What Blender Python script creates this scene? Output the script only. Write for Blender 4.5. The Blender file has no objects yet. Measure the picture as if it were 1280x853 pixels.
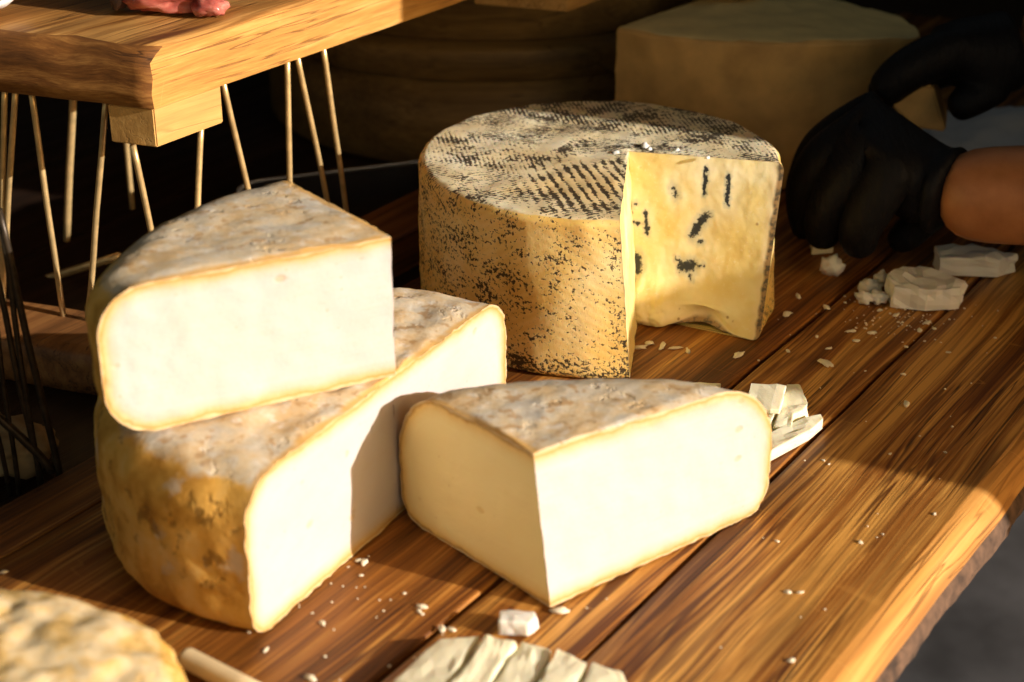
import bpy, bmesh, math, random
from mathutils import Vector, noise, Matrix
random.seed(7)
S = bpy.context.scene
COL = S.collection
PI = math.pi
V = Vector

# ------------------------------------------------------------------ camera frame (used to lay things out on real planes)
H = 0.46
FPX = 2050.0
TH = math.atan(981.5/FPX)
FW = V((0, math.cos(TH), -math.sin(TH))); RT = V((1, 0, 0)); UP = V((0, math.sin(TH), math.cos(TH)))
CAM = V((0, 0, H))
def ray(x, y): return FW + RT*((x-640)/FPX) + UP*((426.5-y)/FPX)
def G(x, y, z=0.0):
    d = ray(x, y); return CAM + d*((z-H)/d.z)
def YP(x, y, Y):
    d = ray(x, y); return CAM + d*(Y/d.y)
def onplane(x, y, P, n):
    d = ray(x, y); return CAM + d*((P-CAM).dot(n)/d.dot(n))

SUN_AZ = V((-0.915, 0.40, 0)).normalized()      # horizontal travel direction of the light
SUN_EL = math.radians(17.5)

# ------------------------------------------------------------------ object helpers
def tag(o, label=None, cat=None, group=None, kind=None):
    if label: o['label'] = label
    if cat: o['category'] = cat
    if group: o['group'] = group
    if kind: o['kind'] = kind
    return o
def empty(name, loc, rz=0.0):
    o = bpy.data.objects.new(name, None); COL.objects.link(o)
    o.location = loc; o.rotation_euler = (0, 0, rz); o.empty_display_size = 0.02
    return o
def link(name, me, mat=None, parent=None, smooth=True):
    o = bpy.data.objects.new(name, me); COL.objects.link(o)
    if mat: me.materials.append(mat)
    if parent: o.parent = parent
    if smooth: me.polygons.foreach_set('use_smooth', [True]*len(me.polygons))
    me.update()
    return o
def from_bm(name, bm, mat=None, parent=None, smooth=False):
    bmesh.ops.recalc_face_normals(bm, faces=bm.faces)
    me = bpy.data.meshes.new(name); bm.to_mesh(me); bm.free()
    return link(name, me, mat, parent, smooth)
def nz(p, s=1.0, o=0.0): return noise.noise(V((p[0]*s+o, p[1]*s+o*1.7, p[2]*s-o)))
def fbm(p, s=1.0, o=0.0, k=3):
    r = 0; a = 1
    for i in range(k): r += a*nz(p, s, o+i*3.1); s *= 2.1; a *= .5
    return r

# ------------------------------------------------------------------ node helpers
class NT:
    def __init__(s, mat):
        s.t = mat.node_tree; s.n = s.t.nodes; s.l = s.t.links
    def new(s, typ, **kw):
        n = s.n.new(typ)
        for k, v in kw.items(): setattr(n, k, v)
        return n
    def put(s, a, b):
        if isinstance(a, (int, float)): b.default_value = a
        elif isinstance(a, tuple): b.default_value = a if len(b.default_value) == len(a) else (*a, 1)
        else: s.l.new(a, b)
    def math(s, op, a, b=0.0, c=None):
        n = s.new('ShaderNodeMath', operation=op); s.put(a, n.inputs[0]); s.put(b, n.inputs[1])
        if c is not None: s.put(c, n.inputs[2])
        return n.outputs[0]
    def coord(s, kind='Object'): return s.new('ShaderNodeTexCoord').outputs[kind]
    def mapping(s, vec, scale=(1, 1, 1), loc=(0, 0, 0), rot=(0, 0, 0)):
        n = s.new('ShaderNodeMapping'); s.l.new(vec, n.inputs[0])
        n.inputs['Scale'].default_value = scale; n.inputs['Location'].default_value = loc; n.inputs['Rotation'].default_value = rot
        return n.outputs[0]
    def noise(s, vec, scale, detail=4, rough=.55, dist=0.0, out=0):
        n = s.new('ShaderNodeTexNoise'); s.l.new(vec, n.inputs['Vector'])
        n.inputs['Scale'].default_value = scale; n.inputs['Detail'].default_value = detail
        n.inputs['Roughness'].default_value = rough; n.inputs['Distortion'].default_value = dist
        return n.outputs[out]
    def voro(s, vec, scale, feature='F1', out='Distance', rnd=1.0):
        n = s.new('ShaderNodeTexVoronoi', feature=feature); s.l.new(vec, n.inputs['Vector'])
        n.inputs['Scale'].default_value = scale; n.inputs['Randomness'].default_value = rnd
        return n.outputs[out]
    def ramp(s, fac, stops, interp='LINEAR'):
        n = s.new('ShaderNodeValToRGB'); n.color_ramp.interpolation = interp
        e = n.color_ramp.elements
        while len(e) < len(stops): e.new(.5)
        for i, (p, c) in enumerate(stops):
            e[i].position = p
            e[i].color = (c, c, c, 1) if isinstance(c, (int, float)) else (*c, 1)
        s.put(fac, n.inputs[0]); return n.outputs[0]
    def mix(s, fac, a, b, blend='MIX'):
        n = s.new('ShaderNodeMix', data_type='RGBA', blend_type=blend)
        s.put(fac, n.inputs[0]); s.put(a, n.inputs[6]); s.put(b, n.inputs[7]); return n.outputs[2]
    def attr(s, name, out='Fac'):
        n = s.new('ShaderNodeAttribute', attribute_name=name); return n.outputs[out]
    def step(s, v, lo, hi):
        n = s.new('ShaderNodeMapRange', interpolation_type='SMOOTHSTEP'); s.put(v, n.inputs[0])
        n.inputs[1].default_value = lo; n.inputs[2].default_value = hi; return n.outputs[0]
    def bump(s, h, strength=.3, dist=.002):
        n = s.new('ShaderNodeBump'); n.inputs['Strength'].default_value = strength; n.inputs['Distance'].default_value = dist
        s.l.new(h, n.inputs['Height']); return n.outputs[0]
def material(name):
    m = bpy.data.materials.new(name); m.use_nodes = True
    t = NT(m); b = t.n['Principled BSDF']
    return m, t, b
def setp(t, b, **kw):
    names = {'base': 'Base Color', 'rough': 'Roughness', 'sss': 'Subsurface Weight', 'sssr': 'Subsurface Radius', 'ssss': 'Subsurface Scale',
             'spec': 'Specular IOR Level', 'metal': 'Metallic', 'normal': 'Normal', 'coat': 'Coat Weight', 'coatr': 'Coat Roughness', 'sheen': 'Sheen Weight'}
    for k, v in kw.items(): t.put(v, b.inputs[names[k]])

# ------------------------------------------------------------------ materials
def mat_plain(name, col, rough=.6, var=.25, scale=60, metal=0.0, bump=.15, spec=.5):
    m, t, b = material(name)
    c = t.coord()
    n = t.noise(c, scale, 5)
    lo = tuple(x*(1-var) for x in col); hi = tuple(min(1, x*(1+var)) for x in col)
    setp(t, b, base=t.ramp(n, [(.3, lo), (.7, hi)]), rough=rough, metal=metal, spec=spec)
    if bump: setp(t, b, normal=t.bump(n, bump, .001))
    return m

def mat_wood(name, dark, mid, light, ax=(3, 70, 70), fine=(9, 260, 260), rough=.42, knots=True, contrast=1.0, coat=.06, rings=0):
    m, t, b = material(name)
    c = t.coord()
    tone = t.attr('tone')
    comb = t.new('ShaderNodeCombineXYZ'); t.put(t.math('MULTIPLY', tone, 7.3), comb.inputs[0]); t.put(t.math('MULTIPLY', tone, 3.1), comb.inputs[1])
    add = t.new('ShaderNodeVectorMath', operation='ADD'); t.l.new(c, add.inputs[0]); t.l.new(comb.outputs[0], add.inputs[1])
    c = add.outputs[0]
    warp = t.noise(t.mapping(c, (2.2, 9, 9)), 1.0, 3, out=1)
    wv = t.new('ShaderNodeVectorMath', operation='MULTIPLY_ADD'); t.l.new(warp, wv.inputs[0]); wv.inputs[1].default_value = (0.0, .022, .022); t.l.new(c, wv.inputs[2])
    cw = wv.outputs[0]
    g1 = t.noise(t.mapping(cw, ax), 1.0, 5, .6)
    g2 = t.noise(t.mapping(cw, fine), 1.0, 4, .65)
    g3 = t.noise(t.mapping(cw, (ax[0]*.5, ax[1]*.3, ax[2]*.3)), 1.0, 3)
    s = t.math('ADD', t.math('MULTIPLY', g1, .48), t.math('ADD', t.math('MULTIPLY', g2, .30), t.math('MULTIPLY', g3, .32)))
    s = t.math('ADD', s, t.math('MULTIPLY', t.math('SUBTRACT', tone, .5), .14))
    s = t.math('ADD', t.math('MULTIPLY', t.math('SUBTRACT', s, .55), contrast), .55)
    col = t.ramp(s, [(.36, dark), (.46, tuple(.5*(a+b2) for a, b2 in zip(dark, mid))), (.55, mid), (.68, light)])
    if rings:
        rv = t.noise(t.mapping(cw, (1.1, rings, rings)), 1.0, 3, .6)
        rl = t.step(t.math('PINGPONG', t.math('MULTIPLY', rv, 9.0), .5), .27, .08)
        pm = t.step(t.noise(t.mapping(c, (2.5, 20, 20)), 1.0, 3), .40, .62)
        col = t.mix(t.math('MULTIPLY', rl, t.math('ADD', .32, t.math('MULTIPLY', pm, .62))), col, tuple(.30*x for x in mid[:1])+tuple(.22*x for x in mid[1:]))
    # thin dark growth lines
    ln = t.noise(t.mapping(cw, (ax[0]*.7, ax[1]*2.1, ax[2]*2.1)), 1.0, 2, .5)
    line = t.step(t.math('ABSOLUTE', t.math('SUBTRACT', ln, .44)), .028, .0)
    line = t.math('MULTIPLY', line, t.step(t.noise(t.mapping(c, (5, 14, 14)), 1.0, 2), .42, .6))
    col = t.mix(t.math('MULTIPLY', line, .82), col, tuple(x*.8 for x in dark))
    st = t.step(t.noise(t.mapping(c, (7, 16, 16), loc=(3, 1, 0)), 1.0, 4, .6), .54, .74)
    col = t.mix(t.math('MULTIPLY', st, .38), col, tuple(x*1.3 for x in dark))
    sc = t.noise(t.mapping(c, (26, 3.0, 3.0), rot=(0, 0, .75)), 1.0, 1)
    sc = t.math('MULTIPLY', t.step(t.math('ABSOLUTE', t.math('SUBTRACT', sc, .5)), .0035, .0), t.step(t.noise(t.mapping(c, (18, 18, 18), loc=(5, 2, 0)), 1.0, 2), .52, .60))
    col = t.mix(t.math('MULTIPLY', sc, .30), col, light)
    if knots:
        kv = t.voro(t.mapping(c, (3.2, 11, 11)), 1.0)
        col = t.mix(t.math('MULTIPLY', t.step(kv, .2, .03), .8), col, dark)
    h = t.math('SUBTRACT', t.math('MULTIPLY', g2, .6), t.math('MULTIPLY', line, .8))
    rr = t.ramp(g1, [(.3, rough+.18), (.7, rough)])
    setp(t, b, base=col, rough=rr, normal=t.bump(h, .35, .0012), coat=coat, coatr=.35, spec=.28)
    return m

def mat_paste(name, cream, mid, ochre, holes=True, sss=.2):
    """cut cheese: 'rim' = metres from the rind"""
    m, t, b = material(name)
    c = t.coord(); rim = t.attr('rim')
    n = t.noise(c, 55, 4)
    n2 = t.noise(c, 420, 3)
    d = t.math('ADD', t.math('MULTIPLY', rim, 100.0), t.math('MULTIPLY', t.math('SUBTRACT', n, .5), .55))
    d = t.math('ADD', d, t.math('MULTIPLY', t.math('SUBTRACT', n2, .5), .12))
    br = (.60, .44, .23)
    col = t.ramp(d, [(.0, br), (.05, br), (.14, ochre), (.30, mid), (.62, tuple(.35*a+.65*q for a, q in zip(mid, cream))), (1.0, cream)])
    mott = t.ramp(t.noise(c, 22, 3), [(.3, 0.0), (.75, 1.0)])
    col = t.mix(t.math('MULTIPLY', mott, .16), col, mid)
    drag = t.noise(t.mapping(c, (60, 60, 900)), 1.0, 3, .6)
    col = t.mix(t.math('MULTIPLY', t.step(drag, .52, .70), .10), col, mid)
    sp = t.math('MULTIPLY', t.step(t.voro(c, 150), .16, .06), t.step(t.noise(c, 60, 1), .55, .62))
    col = t.mix(t.math('MULTIPLY', sp, .35), col, ochre)
    h = t.math('ADD', t.math('MULTIPLY', n2, .6), t.math('ADD', t.math('MULTIPLY', t.noise(c, 1500, 2), .25), t.math('MULTIPLY', drag, .45)))
    if holes:
        vv = t.voro(t.mapping(c, (1, 1, 1.5)), 52)
        hole = t.math('MULTIPLY', t.step(vv, .19, .10), t.step(t.noise(c, 34, 1), .50, .57))
        col = t.mix(t.math('MULTIPLY', hole, .5), col, tuple(.9*x for x in mid))
        h = t.math('SUBTRACT', h, t.math('MULTIPLY', hole, 1.6))
    setp(t, b, base=col, rough=.55, sss=sss, sssr=(1.0, .55, .22), ssss=.008, spec=.3, normal=t.bump(h, .28, .0010))
    return m

def mat_rind(name, pale=False):
    """natural rind: grey-white bloom on the flat top, ochre and pitted on the sides ('top' attribute)"""
    m, t, b = material(name)
    c = t.coord(); top = t.attr('top')
    w = t.noise(c, 30, 3, out=1)
    wa = t.new('ShaderNodeVectorMath', operation='MULTIPLY_ADD'); t.l.new(w, wa.inputs[0]); wa.inputs[1].default_value = (.012,)*3; t.l.new(c, wa.inputs[2])
    cw = wa.outputs[0]
    big = t.noise(cw, 42, 5, .6); med = t.noise(cw, 130, 5, .65); fin = t.noise(c, 330, 4, .65)
    tb = t.ramp(big, [(.28, (.50, .48, .43)), (.42, (.60, .53, .40)), (.52, (.66, .53, .34)), (.62, (.62, .44, .23)), (.74, (.60, .50, .34))])
    tb = t.mix(t.math('MULTIPLY', t.step(med, .50, .70), .75), tb, (.70, .66, .58))
    tb = t.mix(t.math('MULTIPLY', t.step(t.noise(cw, 120, 3), .56, .68), .7), tb, (.42, .24, .09))
    tb = t.mix(t.math('MULTIPLY', t.step(fin, .50, .34), .22), tb, (.40, .30, .17))
    sb = t.ramp(t.noise(cw, 38, 5, .6), [(.28, (.36, .17, .03)), (.42, (.54, .28, .05)), (.55, (.72, .41, .09)), (.70, (.76, .50, .17))])
    sb = t.mix(t.math('MULTIPLY', t.step(t.noise(cw, 52, 4), .60, .70), .65), sb, (.58, .50, .40))
    pit = t.step(t.noise(cw, 95, 3, .6), .57, .66)
    pit = t.math('MULTIPLY', pit, t.step(t.noise(c, 34, 2), .47, .58))
    sb = t.mix(t.math('MULTIPLY', pit, .55), sb, (.12, .055, .015))
    if pale:
        tb = t.ramp(t.noise(cw, 48, 4, .6), [(.28, (.40, .25, .08)), (.40, (.68, .46, .17)), (.55, (.76, .62, .38)), (.70, (.78, .50, .16))])
        sb = t.mix(t.step(med, .45, .6), (.58, .33, .07), (.74, .52, .20))
    e = t.math('ADD', top, t.math('MULTIPLY', t.math('SUBTRACT', t.noise(cw, 60, 4), .5), .9))
    col = t.mix(t.step(e, .42, .66), sb, tb)
    rim = t.attr('rim')
    rd = t.math('ADD', t.math('MULTIPLY', rim, 100), t.math('MULTIPLY', t.math('SUBTRACT', t.noise(c, 90, 3), .5), .5))
    col = t.mix(t.math('MULTIPLY', t.step(rd, .42, .12), .85), col, (.62, .36, .10))
    h = t.math('ADD', t.math('MULTIPLY', med, .55), t.math('SUBTRACT', t.math('MULTIPLY', fin, .6), t.math('MULTIPLY', pit, 1.3)))
    setp(t, b, base=col, rough=.9, spec=.1, normal=t.bump(h, .36, .0013), sss=.08, sssr=(1, .5, .2), ssss=.004)
    return m

def mat_basket_rind(name):
    """hard cheese rind printed by a woven mat, black residue left in the print; uv = metres round the side / up, 'top' = flat face"""
    m, t, b = material(name)
    obj = t.coord(); uv = t.new('ShaderNodeUVMap', uv_map='UVMap').outputs[0]; top = t.attr('top')
    def chevron(vec, period, slope, freq, rot):
        vec = t.mapping(vec, rot=(0, 0, rot))
        s = t.new('ShaderNodeSeparateXYZ'); t.l.new(vec, s.inputs[0])
        tri = t.math('PINGPONG', s.outputs[0], period)
        ph = t.math('ADD', s.outputs[1], t.math('MULTIPLY', tri, slope))
        jit = t.math('MULTIPLY', t.noise(vec, 90, 2), .0022)
        return t.math('SINE', t.math('MULTIPLY', t.math('ADD', ph, jit), freq))
    # flat top
    wt = chevron(obj, .055, .75, 6.283/.0038, math.radians(-62))
    nt = t.noise(obj, 46, 5, .62); ft = t.noise(t.mapping(obj, rot=(0, 0, .5)), 330, 4, .7)
    bold = chevron(obj, .2, .0, 6.283/.0064, math.radians(77))
    rub_ = t.attr('rubbed')
    wamp = t.math('ADD', .035, t.math('MULTIPLY', t.step(t.noise(obj, 24, 2), .40, .62), .05))
    wt = t.math('MULTIPLY', wt, t.math('MULTIPLY', wamp, t.math('SUBTRACT', 1.0, rub_)))
    wt = t.math('ADD', wt, t.math('MULTIPLY', bold, t.math('MULTIPLY', rub_, .16)))
    wt = t.math('ADD', wt, t.math('ADD', t.math('MULTIPLY', rub_, .03), t.math('MULTIPLY', t.attr('mould'), .05)))
    cov = t.math('ADD', t.math('MULTIPLY', wt, 1.0), t.math('ADD', t.math('MULTIPLY', nt, .85), t.math('MULTIPLY', ft, .85)))
    bt = t.step(cov, .875, .945)
    rt = t.math('MULTIPLY', t.attr('rubbed'), 1.0)
    bt = t.math('MULTIPLY', bt, 1.0)
    base_t = t.ramp(t.noise(obj, 30, 4), [(.3, (.66, .51, .27)), (.5, (.80, .69, .43)), (.7, (.87, .80, .58))])
    base_t = t.mix(t.math('MULTIPLY', rt, .8), base_t, (.74, .52, .22))
    # side
    us = t.new('ShaderNodeSeparateXYZ'); t.l.new(uv, us.inputs[0])
    ws = chevron(uv, .05, .55, 6.283/.0062, math.radians(0))
    ns = t.noise(t.mapping(uv, (1, 1.3, 1)), 55, 4, .6); fs = t.noise(uv, 420, 4, .68)
    zup = us.outputs[1]
    low = t.step(zup, .022, .004)
    covs = t.math('ADD', t.math('MULTIPLY', ws, .02), t.math('ADD', t.math('MULTIPLY', ns, .55), t.math('MULTIPLY', fs, 1.0)))
    covs = t.math('ADD', covs, t.math('MULTIPLY', low, .085))
    covs = t.math('ADD', covs, t.math('ADD', .025, t.math('MULTIPLY', t.attr('dirt'), .055)))
    bs = t.step(covs, .882, .93)
    base_s = t.ramp(t.math('ADD', t.noise(uv, 20, 4), t.math('MULTIPLY', ws, .03)), [(.28, (.68, .40, .08)), (.48, (.82, .56, .17)), (.72, (.90, .71, .33))])
    e = t.step(t.math('ADD', top, t.math('MULTIPLY', t.math('SUBTRACT', t.noise(obj, 80, 3), .5), .5)), .40, .60)
    blk = t.math('ADD', t.math('MULTIPLY', bt, e), t.math('MULTIPLY', bs, t.math('SUBTRACT', 1.0, e)))
    base = t.mix(e, base_s, base_t)
    col = t.mix(t.math('MULTIPLY', blk, .95), base, (.034, .021, .011))
    rid = t.math('ADD', t.math('MULTIPLY', wt, t.math('MULTIPLY', e, 4.0)), t.math('MULTIPLY', ws, t.math('MULTIPLY', t.math('SUBTRACT', 1.0, e), .35)))
    h = t.math('SUBTRACT', t.math('ADD', t.math('MULTIPLY', ft, .5), t.math('MULTIPLY', rid, -.13)), t.math('MULTIPLY', blk, .3))
    setp(t, b, base=col, rough=.55, spec=.35, normal=t.bump(h, .45, .0014), sss=.45, sssr=(1, .55, .2), ssss=.012)
    return m

def mat_veined(name):
    m, t, b = material(name)
    c = t.coord(); rim = t.attr('rim'); vein = t.attr('vein'); halo = t.attr('halo')
    n = t.noise(c, 60, 4); n2 = t.noise(c, 420, 4, .65)
    base = t.ramp(t.noise(c, 26, 3), [(.3, (.74, .53, .15)), (.5, (.80, .64, .25)), (.7, (.88, .78, .46))])
    base = t.mix(t.math('MULTIPLY', t.step(n2, .56, .68), .3), base, (.9, .82, .6))
    d = t.math('ADD', t.math('MULTIPLY', rim, 100), t.math('MULTIPLY', t.math('SUBTRACT', n, .5), .3))
    base = t.mix(t.math('MULTIPLY', t.step(d, .9, .3), .6), base, (.82, .66, .42))
    base = t.mix(t.math('MULTIPLY', t.step(d, .45, .22), .9), base, t.ramp(t.noise(c, 300, 3), [(.42, (.03, .018, .01)), (.55, (.32, .18, .06))]))
    base = t.mix(t.math('MULTIPLY', t.math('POWER', halo, .7), .5), base, (.88, .82, .60))
    base = t.mix(t.math('MULTIPLY', t.step(vein, .0, .6), .6), base, (.44, .44, .33))
    v = t.math('ADD', vein, t.math('MULTIPLY', t.math('SUBTRACT', t.noise(c, 380, 5, .75), .5), 1.35))
    v = t.math('MULTIPLY', t.step(v, .55, .74), t.step(vein, .04, .16))
    spk = t.math('MULTIPLY', t.step(t.voro(c, 120), .16, .07), t.step(t.noise(c, 50, 1), .60, .66))
    base = t.mix(t.math('MULTIPLY', spk, .7), base, (.33, .18, .05))
    col = t.mix(v, base, (.022, .024, .024))
    h = t.math('SUBTRACT', t.math('MULTIPLY', n2, .8), t.math('MULTIPLY', v, .6))
    setp(t, b, base=col, rough=.45, sss=.3, sssr=(1, .6, .22), ssss=.006, spec=.4, normal=t.bump(h, .18, .0008))
    return m

def mat_skin(name):
    m, t, b = material(name); c = t.coord()
    n = t.noise(c, 40, 4); f = t.noise(c, 300, 3)
    setp(t, b, base=t.ramp(n, [(.3, (.36, .135, .045)), (.7, (.52, .22, .08))]), rough=.5, sss=.15, sssr=(1, .35, .15), ssss=.005, normal=t.bump(f, .25, .0008))
    return m
def mat_meat(name):
    m, t, b = material(name); c = t.coord()
    w = t.noise(c, 60, 4, out=0)
    base = t.ramp(t.noise(t.mapping(c, (1, 1, 2.5)), 55, 4, .6), [(.3, (.20, .035, .028)), (.5, (.40, .10, .075)), (.64, (.50, .19, .14)), (.78, (.66, .45, .36))])
    setp(t, b, base=base, rough=.28, sss=.2, sssr=(1, .3, .2), ssss=.004, normal=t.bump(w, .5, .002))
    return m
def mat_fabric(name, col):
    m, t, b = material(name); c = t.coord()
    w1 = t.noise(t.mapping(c, (1, 1, 1)), 900, 2); w2 = t.noise(c, 14, 4)
    setp(t, b, base=t.ramp(w2, [(.3, tuple(.7*x for x in col)), (.7, tuple(1.2*x for x in col))]), rough=.85, spec=.2, normal=t.bump(t.math('ADD', w1, t.math('MULTIPLY', w2, 2)), .4, .001))
    return m

M_TABLE = mat_wood('table_wood', (.018, .0055, .0016), (.30, .108, .016), (.70, .35, .075), contrast=1.2, rings=55, ax=(1.6, 85, 85), fine=(9, 620, 620))
M_TABLE_EDGE = mat_wood('table_edge_wood', (.20, .08, .015), (.60, .28, .065), (.76, .43, .13), contrast=.8, rings=30)
M_BARK = mat_plain('bark_edge', (.10, .055, .030), .9, .7, 90, bump=.9)
M_BOARD = mat_wood('board_wood', (.09, .035, .008), (.36, .16, .035), (.62, .34, .10), ax=(5, 40, 40), contrast=1.1, rings=24)
M_BOARD_FACE = mat_wood('board_face_wood', (.20, .075, .014), (.50, .245, .055), (.66, .39, .12), ax=(9, 60, 120), fine=(30, 400, 520), contrast=.85)
M_BOARD_END = mat_wood('board_end_wood', (.035, .013, .003), (.20, .078, .016), (.42, .20, .05), ax=(40, 10, 130), fine=(300, 50, 700), rough=.6)
M_CLEAT = mat_wood('cleat_wood', (.30, .15, .045), (.52, .30, .09), (.64, .41, .15), ax=(8, 60, 60), contrast=.7, coat=0)
M_BASE = mat_wood('base_wood', (.05, .02, .006), (.24, .10, .03), (.36, .17, .05), contrast=1.0)
M_SIDE = mat_wood('side_table_wood', (.006, .003, .0015), (.020, .009, .004), (.040, .019, .009), coat=.1)
M_ROD = mat_plain('golden_rod', (.74, .52, .23), .32, .2, 120, metal=.55, bump=.1)
M_WIRE = mat_plain('dark_wire', (.05, .035, .02), .4, .5, 150, metal=.5)
M_PASTE = mat_paste('pale_paste', (.54, .50, .475), (.56, .40, .19), (.50, .27, .06))
M_PASTE_FILL = mat_paste('dried_fill_paste', (.95, .80, .38), (.86, .60, .20), (.50, .27, .05))  # yellowed paste, much brighter than pale_paste in place of fill light
M_RIND = mat_rind('natural_rind')
M_PRIND = mat_rind('pale_crust', True)
M_BRIND = mat_basket_rind('printed_rind')
M_VEIN = mat_veined('veined_paste')
M_SHARD = mat_paste('shard_paste', (.82, .77, .55), (.76, .66, .38), (.62, .44, .17), holes=False, sss=.25)
M_WHITE = mat_paste('white_paste', (.80, .78, .70), (.70, .66, .52), (.62, .56, .40), holes=False, sss=.25)
M_CRUMB = mat_plain('crumb_paste', (.80, .72, .52), .6, .12, 200)
M_BIG = mat_plain('aged_rind', (.60, .37, .12), .6, .3, 24, bump=.4)
M_BIGTOP = mat_plain('aged_paste', (.86, .66, .26), .6, .1, 40, bump=.3)
M_SKIN = mat_skin('skin')
def mat_glove():
    m, t, b = material('black_glove'); c = t.coord()
    wr = t.noise(t.mapping(c, (130, 30, 60), rot=(0, .3, .4)), 1.0, 4, .6)
    setp(t, b, base=(.0045, .0045, .006), rough=.6, spec=.2, normal=t.bump(wr, .7, .004)); return m
M_GLOVE = mat_glove()
M_SHIRT = mat_fabric('black_cloth', (.008, .008, .009))
M_MEAT = mat_meat('cured_meat')
M_FAT = mat_plain('fat', (.75, .66, .5), .35, .1, 60)
M_PAPER = mat_plain('white_paper', (.72, .72, .70), .8, .06, 60, bump=.3)
M_RIM_GLINT = mat_plain('glint_steel', (.72, .80, .90), .25, .1, 90, metal=0.0)  # pale blue base colour stands for sky reflected on the tray rim
M_PAN = mat_plain('dark_pan', (.02, .022, .026), .4, .15, 30)  # near black, so only the glint painted on the rim shows
M_BOX = mat_wood('box_wood', (.10, .06, .02), (.24, .15, .05), (.34, .22, .08), ax=(2, 30, 30), coat=0)
M_GROUND = mat_plain('asphalt', (.05, .05, .053), .9, .6, 7, bump=.6)
M_BACK = mat_fabric('backdrop_cloth', (.030, .022, .014))
M_STICK = mat_plain('pale_stick', (.72, .58, .34), .5, .12, 60)
M_BREAD = mat_plain('tan_crust', (.40, .28, .13), .8, .35, 50, bump=.7)

# ------------------------------------------------------------------ generic builders
def catmull(pts, n):
    P = [2*pts[0]-pts[1]] + list(pts) + [2*pts[-1]-pts[-2]]
    dense = []
    for i in range(1, len(P)-2):
        for k in range(24):
            t = k/24; a, b, c, d = P[i-1], P[i], P[i+1], P[i+2]
            dense.append(.5*((2*b)+(c-a)*t+(2*a-5*b+4*c-d)*t*t+(3*b-a-3*c+d)*t**3))
    dense.append(pts[-1].copy())
    L = [0]
    for i in range(1, len(dense)): L.append(L[-1]+(dense[i]-dense[i-1]).length)
    out = []; k = 0
    for j in range(n+1):
        s = L[-1]*j/n
        while k < len(L)-2 and L[k+1] < s: k += 1
        f = (s-L[k])/max(1e-9, L[k+1]-L[k]); out.append(dense[k].lerp(dense[k+1], min(1, f)))
    return out

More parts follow.
